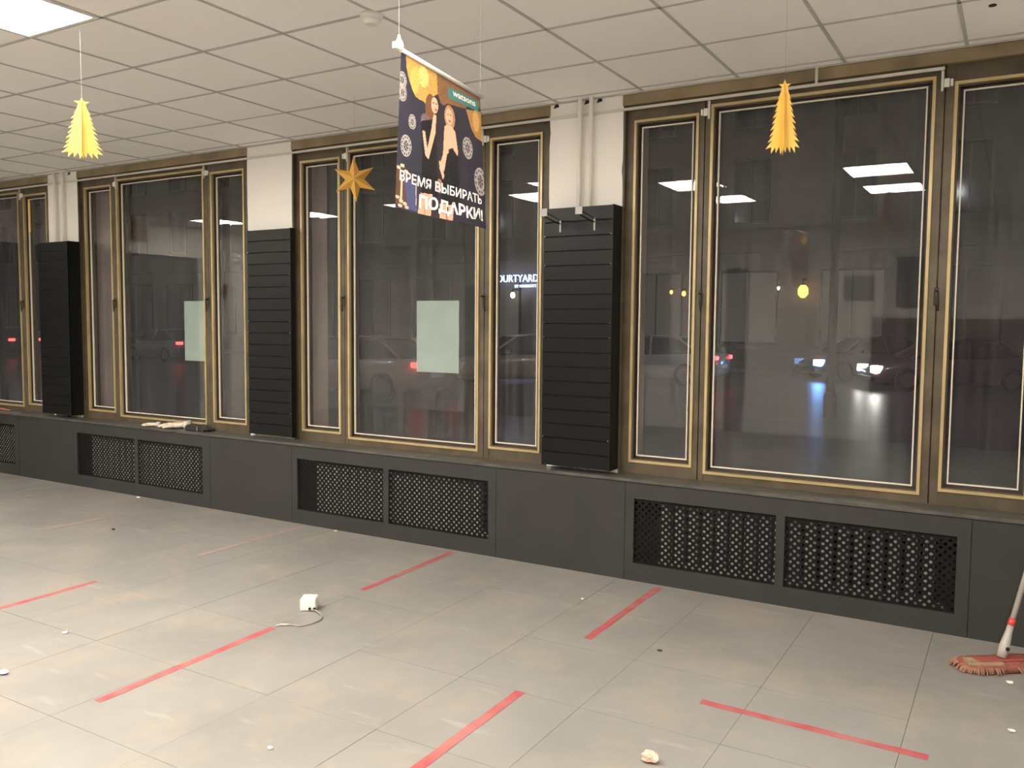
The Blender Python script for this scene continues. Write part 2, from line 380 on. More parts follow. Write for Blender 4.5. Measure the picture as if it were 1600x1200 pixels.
# ------------------------------------------------------------------ radiator covers (plinth) and sill
tag(part('window_sill', M['sill'], None, lambda b: (bx(b, XL, XR, YP - .012, 1.96, ZS - .022, ZS)), bevel=.003), 'long dark grey sill running under all the windows', 'sill')
cs, rs_, hr = .0221, .043, .0088
def perforated(w, h):
    b = bmesh.new(); nc = int(w / cs)
    cw = w / nc
    for c in range(nc):
        xc = (c + .5) * cw; off = 0 if c % 2 else .5
        nr = int(h / rs_); z = 0.0
        zs = [(k + (.5 if c % 2 else 1.0)) * rs_ for k in range(nr)]
        zs = [q for q in zs if q + hr * 1.2 < h]
        zprev = 0
        for q in zs:
            z0, z1 = q - rs_ / 2, q + rs_ / 2
            z0 = max(zprev, z0); z1 = min(z1, h)
            if q == zs[-1]: z1 = h
            if q == zs[0]: z0 = 0
            o = [b.verts.new((xc + sx * cw / 2, 0, zz)) for sx, zz in ((-1, z0), (1, z0), (1, z1), (-1, z1))]
            n = 8
            ic = [b.verts.new((xc + hr * math.cos(PI / 4 * k - 3 * PI / 4 ), 0, q + hr * math.sin(PI / 4 * k - 3 * PI / 4))) for k in range(n)]
            # corners at -135,-45,45,135 degrees
            for s in range(4):
                b.faces.new((o[s], o[(s + 1) % 4], ic[(2 * s + 2) % 8], ic[2 * s + 1], ic[2 * s]))
            zprev = z1
    return b
gw, gh = .885, .415
gme = mesh_of(perforated(gw, gh), 'grille', M['grille'])
gme2 = None
SEC = [(-5.78, -3.82), (-2.875, -.895), (.075, 2.02), (2.985, 4.93)]
PL = [(-3.82, -2.875), (-.895, .075), (2.02, 2.985), (4.93, 5.90)]
SL = ['dark grey radiator cover with perforated grille cut by the left photo edge', 'dark grey radiator cover with two grilles under the window with the gloves', 'dark grey radiator cover with two grilles under the banner window', 'dark grey radiator cover with two grilles under the right window']
for i, (a, b_) in enumerate(SEC):
    t = thing('radiator_cover', SL[i], 'radiator cover', group='grilled radiator covers')
    xs = (a + .06, a + .06 + gw, a + .06 + gw + .05, a + .06 + 2 * gw + .05)
    zt = ZS - .022; z0, z1 = .115, .115 + gh
    fr = part('front_panel', M['plinth'], t, boxes((a + .0015, xs[0], YP, YP + .018, 0, zt), (xs[1], xs[2], YP, YP + .018, 0, zt), (xs[3], b_ - .0015, YP, YP + .018, 0, zt),
         (xs[0], xs[1], YP, YP + .018, 0, z0), (xs[2], xs[3], YP, YP + .018, 0, z0), (xs[0], xs[1], YP, YP + .018, z1, zt), (xs[2], xs[3], YP, YP + .018, z1, zt)))
    for g in (0, 2): obj('grille', gme, t, (xs[g], YP + .016, z0))
    r = thing('radiator', ['white sectional radiator behind the grille cut by the left photo edge', 'white sectional radiator behind the grilles under the window with the gloves', 'white sectional radiator behind the grilles under the banner window', 'white sectional radiator behind the grilles under the right window'][i], 'radiator', group='radiators behind the grilles')
    n = int((b_ - a - .36) / .088)
    sb = bmesh.new(); bx(sb, 0, .056, 0, .08, 0, .50)
    sme = mesh_of(sb, 'section', M['rad'], bevel=.008)
    for k in range(n): obj('section', sme, r, (a + .22 + k * .088, YP + .052, .06))
    part('header_pipe', M['rad'], r, lambda bb: [tube(bb, [(a + .20, YP + .10, z), (a + .24 + n * .088, YP + .10, z)], .016, 10) for z in (.12, .50)])
for i, (a, b_) in enumerate(PL):
    t = thing('plinth_panel', ['plain dark grey plinth panel below the leftmost slatted panel', 'plain dark grey plinth panel below the middle slatted panel', 'plain dark grey plinth panel below the slatted panel with hooks', 'plain dark grey plinth panel behind the mop handle'][i], 'panel', group='plain plinth panels')
    part('board', M['plinth'], t, boxes((a + .0015, b_ - .0015, YP, YP + .018, 0, ZS - .022)))
    for q in (a + .03, b_ - .07): part('batten', M['plinth'], t, boxes((q, q + .04, YP + .018, YP + .06, 0, ZS - .03)))
t = tag(part('plinth_panel', M['plinth'], None, boxes((5.9015, XR, YP, YP + .018, 0, ZS - .022))), 'plain dark grey plinth panel beyond the right edge of view', 'panel', 'plain plinth panels')
t = tag(part('plinth_panel', M['plinth'], None, boxes((XL, -5.7815, YP, YP + .018, 0, ZS - .022))), 'plain dark grey plinth panel in the far left corner', 'panel', 'plain plinth panels')

# ------------------------------------------------------------------ slatwall panels
def slatwall(x0, x1, yf, z0, z1, label, n=18):
    t = thing('slatted_panel', label, 'slat panel', group='black slatted display panels')
    part('carcass', M['slatg'], t, boxes((x0 + .012, x1 - .012, yf + .012, yf + .03, z0 + .01, z1 - .01)))
    part('side_panel', M['slat'], t, boxes((x0, x0 + .012, yf + .004, YW - .001, z0, z1)))
    part('side_panel', M['slat'], t, boxes((x1 - .012, x1, yf + .004, YW - .001, z0, z1)))
    part('top_panel', M['slat'], t, boxes((x0 + .012, x1 - .012, yf + .03, YW - .001, z1 - .012, z1)))
    hgt = (z1 - z0) / n; b = bmesh.new(); bx(b, 0, x1 - x0, 0, .014, .0035, hgt - .0035); me = mesh_of(b, 'slat', M['slat'], bevel=.0012)
    for k in range(n): obj('slat', me, t, (x0, yf, z0 + k * hgt))
    return t, hgt
p3, h3 = slatwall(2.366, 2.866, 1.765, .683, 2.385, 'black slatted wall panel with two hooks between the right windows')
p2, h2 = slatwall(-.512, -.012, 1.845, .675, 2.388, 'black slatted wall panel on the plain pier left of the gold star')
p1, h1 = slatwall(-3.405, -2.915, 1.765, .685, 2.398, 'black slatted wall panel at the far left below two pipes')
# hooks on the right panel
zk = .683 + 17 * h3
M['tagp'] = mat('frosted_tag', (.42, .42, .41), .4)
for i, x in enumerate((2.490, 2.735)):
    t = thing('display_hook', ['chrome display hook nearer the banner on the slatted panel', 'chrome display hook nearer the right window on the slatted panel'][i], 'hook', (x, 1.765, zk), 'hooks on the slatted panel')
    part('back_plate', M['tagp'], t, boxes((-.005, .006, -.006, .001, -.065, .016)), bevel=.001)
    part('prong', M['slat'], t, lambda b: tube(b, [(0, -.002, -.01), (0, -.05, -.012), (0, -.205, .010), (0, -.225, .030)], .004, 8), smooth=True)
    part('label_arm', M['slat'], t, lambda b: tube(b, [(0, -.002, .012), (0, -.21, .040)], .003, 8), smooth=True)
    part('label_plate', M['tagp'], t, boxes((-.024, .024, -.232, -.229, .012, .060)), bevel=.001)
# slot clips
for pnl, x0, x1, zz, yf, hh in ((p3, 2.366, 2.866, .683, 1.765, h3), (p2, -.512, -.012, .675, 1.845, h2)):
    for k in (16, 14, 10, 9, 2):
        for xx in (x0 + .012, x1 - .014):
            part('screw', M['chrome'], pnl, lambda b: lathe(b, [(.0035, 0), (.003, -.002)], (xx, yf, zz + k * hh + .006), 8, 'y'))

# ------------------------------------------------------------------ pipes
for i, (x, dx) in enumerate(((2.568, -.02), (2.648, .02), (-3.262, -.02), (-3.135, .02))):
    lab = ['white heating pipe nearer the banner above the hooked panel', 'white heating pipe nearer the right window above the hooked panel', 'white heating pipe at the far left, nearer the photo edge', 'white heating pipe at the far left, nearer the window with the gloves'][i]
    t = thing('heating_pipe', lab, 'pipe', group='pipes on the piers')
    part('tube', M['pipe'], t, lambda b: tube(b, [(x, YW - .03, ZS + .004), (x, YW - .03, H - .06), (x + .004, YW - .035, H - .03), (x + .010, YW - .05, H + .02)], .0145, 14), smooth=True)
    part('collar', M['pipe'], t, lambda b: lathe(b, [(.019, 0), (.019, .03)], (x, YW - .03, 1.6), 14))

# ------------------------------------------------------------------ alarm cable trunking and sensors along window heads
t = tag(part('cable_trunking', M['trimw'], None, lambda b: (bx(b, XL, 4.700, YW - .014, YW + .001, 2.986, 3.001), bx(b, 4.04, 4.055, YW - .014, YW + .001, 3.001, H))), 'thin white cable trunking running along the window heads', 'trunking')
SX = [(3.419, 'left mullion of the right window'), (4.690, 'right mullion of the right window'), (.532, 'mullion above the gold star'), (1.786, 'mullion right of the hanging banner'), (-2.352, 'left mullion of the window with the gloves'), (-1.118, 'right mullion of the window with the gloves'), (-3.962, 'mullion at the left photo edge')]
for x, lab in SX:
    s = -1 if lab.startswith(('left', 'mullion')) and 'banner' not in lab and 'edge' not in lab else 1
    t = thing('window_sensor', 'small white alarm contact on the ' + lab, 'sensor', (x, YF, 2.9), 'alarm contacts on the windows')
    part('cable_drop', M['trimw'], t, boxes((-.006, .006, -.020, -.001, -.02, .086)))
    part('contact', M['white'], t, boxes((min(s * .008, s * .034), max(s * .008, s * .034), -.018, -.001, .0, .045)), bevel=.002)
    part('magnet', M['white'], t, boxes((min(s * .038, s * .052), max(s * .038, s * .052), -.016, -.001, .004, .041)), bevel=.002)

# ------------------------------------------------------------------ smoke detector
t = thing('smoke_detector', 'round white smoke detector on the ceiling left of the banner', 'smoke detector', (2.37, .015, H))
part('base', M['white'], t, lambda b: lathe(b, [(.055, 0), (.055, -.012), (.048, -.018)], seg=28), smooth=False)
part('head', M['white'], t, lambda b: lathe(b, [(.044, -.018), (.044, -.030), (.030, -.044), (.012, -.047)], seg=28))

# ------------------------------------------------------------------ hanging paper trees and stars
def paper(name, col, tr=.35, rough=.45, metal=0.0):
    m = mat(name, col, rough, metal=metal, noise=.08, nscale=12); nt = m.node_tree; b = nt.nodes['Principled BSDF']; out = nt.nodes['Material Output']
    tl = nt.nodes.new('ShaderNodeBsdfTranslucent'); tl.inputs[0].default_value = (*col, 1)
    mx = nt.nodes.new('ShaderNodeMixShader'); mx.inputs[0].default_value = tr
    nt.links.new(b.outputs[0], mx.inputs[1]); nt.links.new(tl.outputs[0], mx.inputs[2]); nt.links.new(mx.outputs[0], out.inputs[0]); return m
M['ytree'] = paper('yellow_card', (0.95, 0.62, 0.10), .25)
M['gstar'] = paper('gold_foil', (0.72, 0.42, 0.09), .15, .35, .35)
def tree_outline(h, seed):
    """outline of the card: star on top, needle spikes down both sides, long spikes at the foot"""
    rnd = random.Random(seed)
    star = []
    for k in range(10):
        a = PI / 2 - 2 * PI * k / 10; q = .026 if k % 2 == 0 else .011
        star.append((q * math.cos(a), h - .026 + q * math.sin(a)))
    def side(sg):
        P = [(sg * .011, h - .042)]; z = h - .050; n = 9
        for k in range(n):
            f = (k + 1) / n; w = .012 + .030 * f; dz = (z_end - z) / (n - k)
            P.append((sg * w, z)); sp = .010 + .014 * f + rnd.uniform(-.002, .004)
            z += dz
            P.append((sg * (w + sp), z - .006 - .006 * f))
        return P
    z_end = .034
    R_ = side(1); L_ = side(-1)
    foot = []; m = 6; w = .046
    for q in range(m):
        x0 = w * (1 - 2 * q / m); x1 = w * (1 - 2 * (q + 1) / m)
        foot.append((x0, .030)); foot.append(((x0 + x1) / 2 * 1.25, rnd.uniform(-.003, .006)))
    foot.append((-w, .030))
    # star points clockwise from its top, without the foot notch
    return star[:5] + R_ + foot + L_[::-1] + star[6:]
def paper_tree(x, y, ztop, ang, h, label, wide=1.0):
    t = thing('paper_tree', label, 'decoration', (x, y, ztop - h), 'hanging paper trees', rotz=ang)
    pts = [(px * wide * h / .3, 0, pz) for px, pz in tree_outline(h, 3)]
    def leaf(a):
        def fn(b):
            c, s = math.cos(a), math.sin(a)
            ps = [(p[0] * c, p[0] * s, p[2]) for p in pts]
            poly_prism(b, ps, (-s, c, 0), .0012)
        return fn
    part('card', M['ytree'], t, leaf(0)); part('cross_card', M['ytree'], t, leaf(PI / 2 * .98))
    part('string', M['string'], t, lambda b: tube(b, [(0, 0, h - .002), (0, 0, H - ztop + h)], .0004, 5))
paper_tree(4.23, .39, 2.63, .30, .30, 'yellow paper tree hanging in front of the right window', 1.0)
paper_tree(.99, -.58, 2.74, .95, .30, 'brightly lit yellow paper tree under the glaring ceiling light', 1.42)
def edge_tree():
    t = thing('paper_tree', 'narrow yellow paper tree seen edge-on at the left photo edge', 'decoration', (-2.93, 1.41, 2.75 - .30), 'hanging paper trees', rotz=0.48)
    pts = [(px, 0, pz) for px, pz in tree_outline(.30, 3)]
    # card turned along the line of sight, slightly bowed
    def fn(b):
        d = Vector((-.865, .50, 0)); n = Vector((.5, .865, 0))
        ps = [Vector((0, 0, p[2])) + d * p[0] for p in pts]
        rot = Matrix.Rotation(-.48, 3, 'Z'); ps = [rot @ q for q in ps]
        poly_prism(b, ps, rot @ n, .012)
    part('card', M['ytree'], t, fn)
    part('string', M['string'], t, lambda b: tube(b, [(0, 0, .299), (0, 0, H - 2.75 + .3)], .0004, 5))
edge_tree()
def foil_star(x, y, z, r, ang, label, m='gstar', tilt=0.06):
    t = thing('foil_star', label, 'decoration', (x, y, z), 'hanging stars', rotz=ang)
    def fn(b):
        n = 6; rim = []
        for k in range(12):
            a = PI / 2 + 2 * PI * k / 12 + tilt; q = r if k % 2 == 0 else r * .42
            rim.append((q * math.cos(a), 0, q * math.sin(a)))
        rv = [b.verts.new(p) for p in rim]; f = b.verts.new((0, -.045, 0)); k_ = b.verts.new((0, .045, 0))
        for i in range(12):
            b.faces.new((rv[i], rv[(i + 1) % 12], f)); b.faces.new((rv[(i + 1) % 12], rv[i], k_))
    part('body', M[m], t, fn)
    part('string', M['string'], t, lambda b: tube(b, [(0, 0, r * .98), (0, 0, H - z)], .0004, 5))
foil_star(1.31, 1.11, 2.56, .148, .62, 'six-pointed gold foil star hanging left of the banner')
foil_star(-4.6, -1.2, 2.05, .16, .3, 'gold star deep in the room seen only as a mirror image, larger one')
foil_star(-5.3, -3.6, 2.1, .15, .6, 'gold star deep in the room seen only as a mirror image, fainter one')

# ------------------------------------------------------------------ hanging banner
TL, TR = Vector((3.38, -1.05, 2.478)), Vector((3.29, -.45, 2.482))
BL, BR = Vector((3.405, -1.105, 1.985)), Vector((3.368, -.535, 1.975))
def surf(s, t):
    p = TL.lerp(TR, s).lerp(BL.lerp(BR, s), t)
    nrm = (TR - TL).cross(BL - TL).normalized()
    return p + nrm * (.010 * math.sin(s * 5.0 + .6) * t)
def paint(nx, ny):
    s = (np.arange(nx) + .5) / nx; t = (np.arange(ny) + .5) / ny
    Sg, Tg = np.meshgrid(s, t)
    A = np.zeros((ny, nx, 3)); A[:] = (.029, .028, .044)
    A *= (1.0 - .25 * Sg + .1)[..., None]
    noise = rng.random((ny, nx))
    def poly(pts, col, jit=0.0):
        inside = np.zeros_like(Sg, bool); n = len(pts)
        for i in range(n):
            x1, y1 = pts[i]; x2, y2 = pts[(i + 1) % n]
            c = ((y1 > Tg) != (y2 > Tg)) & (Sg < (x2 - x1) * (Tg - y1) / (y2 - y1 + 1e-12) + x1)
            inside ^= c
        A[inside] = np.array(col) * (1 + jit * (noise[inside][:, None] * 2 - 1))
    def ell(cx, cy, rx, ry, col, jit=0.0):
        m = ((Sg - cx) / rx) ** 2 + ((Tg - cy) / ry) ** 2 < 1
        A[m] = np.array(col) * (1 + jit * (noise[m][:, None] * 2 - 1))
    gold = (.50, .27, .07); brn = (.20, .10, .045)
    poly([(.05, -.01), (.06, .08), (.10, .16), (.17, .24), (.30, .25), (.35, .19), (.43, .14), (.47, .02), (.60, -.01)], gold, .35)
    poly([(.40, -.01), (.42, .14), (.47, .22), (.53, .18), (.78, .15), (.80, .10), (1.0, .08), (1.0, -.01)], brn, .4)
    ell(.25, .08, .06, .07, (.72, .46, .16), .3); ell(.16, .13, .05, .09, (.62, .36, .09), .3)
    poly([(.78, .15), (1.0, .11), (1.0, .34), (.90, .33), (.84, .27)], (.36, .19, .06), .4); ell(.92, .2, .05, .08, (.56, .32, .10), .3)
    # teal brand label
    poly([(.545, .055), (.97, .035), (.96, .118), (.55, .130)], (.055, .20, .20))
    dark = (.012, .012, .014); skin = (.70, .36, .24)
    # darker ground behind the figures
    poly([(.27, .27), (.45, .2), (.66, .22), (.72, .4), (.72, 1.0), (.25, 1.0)], (.026, .022, .030))
    # figure in front, left: hair, face, arm, dress
    ell(.335, .27, .055, .10, (.16, .075, .035), .3)
    ell(.385, .235, .040, .055, skin); ell(.40, .263, .016, .007, (.45, .06, .06)); ell(.372, .222, .007, .006, (.08, .04, .03)); ell(.402, .220, .007, .006, (.08, .04, .03))
    ell(.285, .37, .05, .05, (.15, .10, .12), .6)
    poly([(.24, .38), (.36, .34), (.40, .42), (.42, .60), (.43, .86), (.27, .88), (.26, .55)], dark, .8)
    poly([(.255, .44), (.285, .44), (.315, .55), (.355, .40), (.375, .30), (.405, .30), (.40, .42), (.33, .62), (.295, .60)], skin, .06)
    # figure right
    ell(.565, .27, .065, .085, (.40, .20, .09), .3)
    ell(.558, .268, .044, .058, skin); ell(.562, .297, .016, .007, (.45, .06, .06)); ell(.543, .255, .007, .006, (.08, .04, .03)); ell(.575, .252, .007, .006, (.08, .04, .03))
    poly([(.50, .35), (.535, .33), (.585, .33), (.63, .36), (.66, .50), (.64, .56), (.60, .48), (.55, .50), (.545, .64), (.50, .68), (.455, .62), (.485, .55)], skin, .05)
    poly([(.53, .54), (.60, .49), (.655, .53), (.67, .70), (.65, .90), (.47, .90), (.45, .74), (.50, .66)], dark, .8)
    poly([(.44, .60), (.47, .62), (.50, .70), (.485, .73), (.45, .66)], skin); ell(.45, .78, .03, .05, (.30, .15, .10))
    # legs
    poly([(.26, .86), (.38, .85), (.365, 1.0), (.235, 1.0)], (.66, .33, .23), .05); poly([(.315, .86), (.325, .86), (.305, 1.0), (.295, 1.0)], (.40, .17, .11))
    poly([(.45, .90), (.60, .89), (.585, 1.0), (.455, 1.0)], (.66, .33, .23), .05); poly([(.52, .90), (.535, .90), (.53, 1.0), (.515, 1.0)], (.38, .10, .08))
    # gifts with ribbons at the lower left
    poly([(.0, .72), (.08, .74), (.22, .80), (.23, .99), (.10, .99), (.0, .97)], (.10, .05, .035), .3)
    poly([(.085, .80), (.22, .81), (.225, .99), (.13, .99)], (.06, .075, .16), .1)
    poly([(.045, .78), (.065, .78), (.07, .95), (.045, .95)], (.62, .45, .30)); poly([(.205, .80), (.215, .80), (.22, .95), (.21, .95)], (.45, .35, .28))
    for cx, cy in ((.02, .74), (.06, .72), (.10, .75), (.02, .93), (.06, .95), (.10, .96), (.12, .98), (.05, .98)): ell(cx, cy, .022, .012, (.66, .45, .30), .2)
    # snowflake roundels
    for cx, cy, r in ((.088, .585, .058), (.145, .413, .040), (.022, .175, .045), (.030, .255, .045), (.785, .438, .066), (.945, .655, .085)):
        ry = r * 1.22; d = np.sqrt(((Sg - cx) / r) ** 2 + ((Tg - cy) / ry) ** 2); a = np.arctan2((Tg - cy) / ry, (Sg - cx) / r)
        fl_ = (d < 1) & ((np.abs(np.sin(3 * a)) < .30 + .20 * (1 - d)) | (np.abs(d - .60) < .10) | (np.abs(d - .93) < .07) | ((np.abs(np.cos(3 * a)) < .3) & (d > .4)))
        A[fl_] = (.38, .34, .31)
    return np.clip(A, 0, 1)
ban = thing('hanging_banner', 'printed festive banner of two women in black dresses hanging from the ceiling', 'banner', (TL.x, TL.y, BL.z))
off = Vector((TL.x, TL.y, BL.z))
NX, NY = 190, 200
img = paint(NX, NY)
verts = [tuple(surf(i / NX, j / NY) - off) for j in range(NY + 1) for i in range(NX + 1)]
faces = [(j * (NX + 1) + i, (j + 1) * (NX + 1) + i, (j + 1) * (NX + 1) + i + 1, j * (NX + 1) + i + 1) for j in range(NY) for i in range(NX)]
me = bpy.data.meshes.new('fabric'); me.from_pydata(verts, [], faces)
ca = me.color_attributes.new('print', 'FLOAT_COLOR', 'CORNER')
cc = np.ones((NY * NX, 4, 4), dtype=np.float32); cc[:, :, :3] = img.reshape(-1, 1, 3)
ca.data.foreach_set('color', cc.ravel())
mp_ = mat('banner_print', (.5, .5, .5), .45, spec=.4); at = mp_.node_tree.nodes.new('ShaderNodeVertexColor'); at.layer_name = 'print'
mp_.node_tree.links.new(at.outputs['Color'], mp_.node_tree.nodes['Principled BSDF'].inputs['Base Color'])
me.materials.append(mp_); fab = obj('fabric', me, ban)
sol = fab.modifiers.new('thickness', 'SOLIDIFY'); sol.thickness = .0008; sol.offset = -1.0
M['print_white'] = mat('print_white', (.86, .82, .74), .5)
nrm = (BL - TL).cross(TR - TL).normalized()
if nrm.dot(CPOS - TL) < 0: nrm = -nrm
def text_mesh(body, size=1.0, bold=0.0, ext=0.0):
    c = bpy.data.curves.new('txt', 'FONT'); c.body = body; c.size = size; c.offset = bold; c.extrude = ext; c.resolution_u = 3
    o = bpy.data.objects.new('txt', c); COL.objects.link(o); bpy.context.view_layer.update()
    dg = bpy.context.evaluated_depsgraph_get(); m_ = bpy.data.meshes.new_from_object(o.evaluated_get(dg))
    bpy.data.objects.remove(o); return m_
def banner_text(name, body, s0, s1, t0, t1, rise, bold, wob=0.0):
    """lettering mapped on the banner surface: s range, t of cap top and base line"""
    m_ = text_mesh(body, 1.0, bold)
    co = np.array([v.co for v in m_.vertices]); x0, x1 = co[:, 0].min(), co[:, 0].max(); y0, y1 = 0.0, co[:, 1].max()
    for v in m_.vertices:
        a = (v.co.x - x0) / (x1 - x0); b = (v.co.y - y0) / (y1 - y0)
        s = s0 + (s1 - s0) * a; t = t1 + (t0 - t1) * b + rise * a + wob * math.sin(a * 19)
        v.co = surf(s, t) + nrm * .0016 - off
    m_.materials.clear(); m_.materials.append(M['print_white'])
    return obj(name, m_, fab)
banner_text('lettering', 'ВРЕМЯ ВЫБИРАТЬ', .03, .945, .752, .818, .008, .018)
banner_text('lettering', 'ПОДАРКИ!', .240, .950, .872, .955, -.008, .035, .004)
banner_text('lettering', 'watsons', .60, .915, .062, .100, -.010, .02)
rod = part('rod', M['white'], ban, lambda b: tube(b, [TL + Vector((.003, -.02, .006)) - off, TR + Vector((0, .012, .006)) - off], .0075, 10), smooth=True)
def clip(b):
    c = TL + Vector((.002, -.014, .014)) - off
    lathe(b, [(.010, -.014), (.013, -.008), (.013, .010), (.006, .022), (.004, .034)], c, 12)
    bx(b, c.x - .009, c.x + .009, c.y - .022, c.y + .012, c.z - .012, c.z + .008)
part('end_clip', M['white'], ban, clip)
part('string', M['string'], ban, lambda b: tube(b, [TL + Vector((.002, -.014, .03)) - off, Vector((TL.x + .002, TL.y - .014, H)) - off], .0010, 5))
part('string', M['string'], ban, lambda b: tube(b, [TR + Vector((0, .0, .006)) - off, Vector((TR.x, TR.y, H)) - off], .0006, 5))

# ------------------------------------------------------------------ floor tape marks
def strip(p, q, w, m, label, seed):
    rnd = random.Random(seed); p, q = Vector((*p, 0)), Vector((*q, 0)); d = (q - p); L = d.length; d.normalize(); n = Vector((-d.y, d.x, 0))
    def fn(b):
        k = max(6, int(L / .06)); up = []; dn = []
        for i in range(k + 1):
            c = p + d * L * i / k; e = rnd.uniform(-.0009, .0009)
            up.append(c + n * (w / 2 + rnd.uniform(-.002, .002) + e)); dn.append(c + n * (-w / 2 + rnd.uniform(-.002, .002) + e))
        for i in range(k):
            poly_prism(b, [Vector((v.x, v.y, .0008)) for v in (up[i], up[i + 1], dn[i + 1], dn[i])], (0, 0, 1), .0004)
    tag(part('floor_tape', M[m], None, fn), label, 'tape', 'red tape marks on the floor')
strip((1.775, -1.09), (1.75, -.06), .046, 'tape', 'red floor tape strip ending at the white socket box', 1)
strip((.23, -.95), (.21, -.06), .044, 'tape', 'faded red floor tape strip at the left photo edge', 2)
strip((1.725, .69), (1.69, 1.71), .044, 'tape', 'red floor tape strip running to the banner window cover', 3)
strip((3.24, .68), (3.24, 1.70), .046, 'tape', 'red floor tape strip running to the plinth below the hooked panel', 4)
strip((3.275, -1.2), (3.265, -.055), .046, 'tape', 'red floor tape strip cut by the bottom photo edge', 5)
strip((3.98, .27), (4.87, .25), .046, 'tape', 'red floor tape strip lying parallel to the windows at lower right', 6)
strip((.25, .68), (.24, 1.71), .042, 'tape_worn', 'worn pink floor tape trace near the covers at the middle left', 7)
strip((-1.38, .55), (-1.33, 1.2), .040, 'tape_worn', 'worn pink floor tape trace at the far left', 8)

# ------------------------------------------------------------------ white socket box with cable
t = thing('socket_box', 'small white surface-mount socket box with loose cable on the floor', 'socket', (1.695, .265, 0), rotz=.55)
part('housing', M['white'], t, boxes((-.044, .044, -.044, .044, .001, .072)), bevel=.006)
part('face_plate', M['white'], t, lambda b: lathe(b, [(.030, .072), (.030, .076), (.026, .076)], seg=24))
for dx in (-.010, .010): part('socket_hole', M['dark'], t, lambda b: lathe(b, [(.0035, .0762), (.0035, .0768)], (dx, 0, 0), 10))
for dx in (.022, .048): part('cable_gland', M['dark'], t, lambda b: lathe(b, [(.008, 0), (.008, .006)], (dx - .01, -.050, .016), 10, 'y'))
M['cable'] = mat('grey_cable', (.30, .27, .24), .5)
def cab(b):
    P = [(1.755, .235, .014), (1.80, .225, .012), (1.86, .19, .006), (1.885, .13, .005), (1.875, .06, .005), (1.85, .02, .005), (1.815, .015, .006), (1.79, -.005, .008)]
    # catmull-rom
    V = [Vector(p) for p in P]; out = []
    for i in range(len(V) - 1):
        a, c, d, e = V[max(i - 1, 0)], V[i], V[i + 1], V[min(i + 2, len(V) - 1)]
        for k in range(6):
            u = k / 6; out.append(.5 * ((2 * c) + (d - a) * u + (2 * a - 5 * c + 4 * d - e) * u * u + (3 * c - a - 3 * d + e) * u ** 3))
    out.append(V[-1]); inv = t_inv
    tube(b, [inv @ p for p in out], .0038, 8)
bpy.context.view_layer.update(); t_inv = t.matrix_world.inverted()
cb = part('cable', M['cable'], t, cab, smooth=True)
part('cable_end', M['cloth'], cb, lambda b: tube(b, [t_inv @ Vector(p) for p in ((1.795, .0, .008), (1.765, -.02, .010), (1.75, -.045, .008))], [.004, .0035, .002], 8))

# ------------------------------------------------------------------ mop
M['mop_pad'] = mat('mop_pad', (.27, .085, .062), .95, noise=.25, nscale=30, bump=.6, bscale=90)
M['mop_fringe'] = mat('mop_fringe', (.27, .135, .085), .95, noise=.35, nscale=40)
M['mop_dust'] = mat('mop_dust', (.31, .22, .135), .95, noise=.25, nscale=25)
M['mop_grey'] = mat('mop_joint', (.40, .38, .355), .5)
M['mop_red'] = mat('mop_plate', (.33, .075, .065), .6)
M['mop_pole'] = mat('mop_pole', (.42, .40, .365), .35, metal=.2)
mx, my = 5.090, 1.405; th = .66
t = thing('mop', 'flat mop with red pad and grey pole leaning by the right window cover', 'mop', (mx, my, 0), rotz=th)
def pad(b):
    n = 24; top = []; bot = []
    for k in range(n):
        a = 2 * PI * k / n; ex = .21 * math.copysign(abs(math.cos(a)) ** .5, math.cos(a)); ey = .075 * math.copysign(abs(math.sin(a)) ** .6, math.sin(a))
        top.append((ex, ey, .030 + random.uniform(-.003, .003))); bot.append((ex * 1.05, ey * 1.2, .004))
    tv = [b.verts.new(p) for p in top]; bv = [b.verts.new(p) for p in bot]; c = b.verts.new((0, 0, .036))
    for k in range(n):
        b.faces.new((tv[k], tv[(k + 1) % n], bv[(k + 1) % n], bv[k])); b.faces.new((tv[k], c, tv[(k + 1) % n]))
    b.faces.new(bv)
pd = part('pad', M['mop_pad'], t, pad, smooth=True)
def fringe(b):
    for k in range(120):
        a = 2 * PI * k / 120 + random.uniform(-.03, .03)
        ex = .215 * math.copysign(abs(math.cos(a)) ** .5, math.cos(a)); ey = .082 * math.copysign(abs(math.sin(a)) ** .6, math.sin(a))
        l = random.uniform(.012, .030); dx, dy = math.cos(a), math.sin(a)
        tube(b, [(ex * .96, ey * .94, .024), (ex + dx * l * .6, ey + dy * l * .6, .018), (ex + dx * l, ey + dy * l, .005)], [.006, .005, .003], 5)
fo = part('fringe', M['mop_fringe'], pd, fringe); fo['kind'] = 'stuff'
part('dust_patch', M['mop_dust'], pd, lambda b: poly_prism(b, [(-.195, -.04, .030), (-.10, -.066, .031), (-.03, -.062, .032), (-.02, -.034, .034), (-.125, -.034, .034), (-.128, .034, .033), (-.17, .045, .031)], (0, 0, 1), .005))
part('frame_plate', M['mop_red'], t, boxes((-.13, .13, -.030, .030, .034, .042)), bevel=.003)
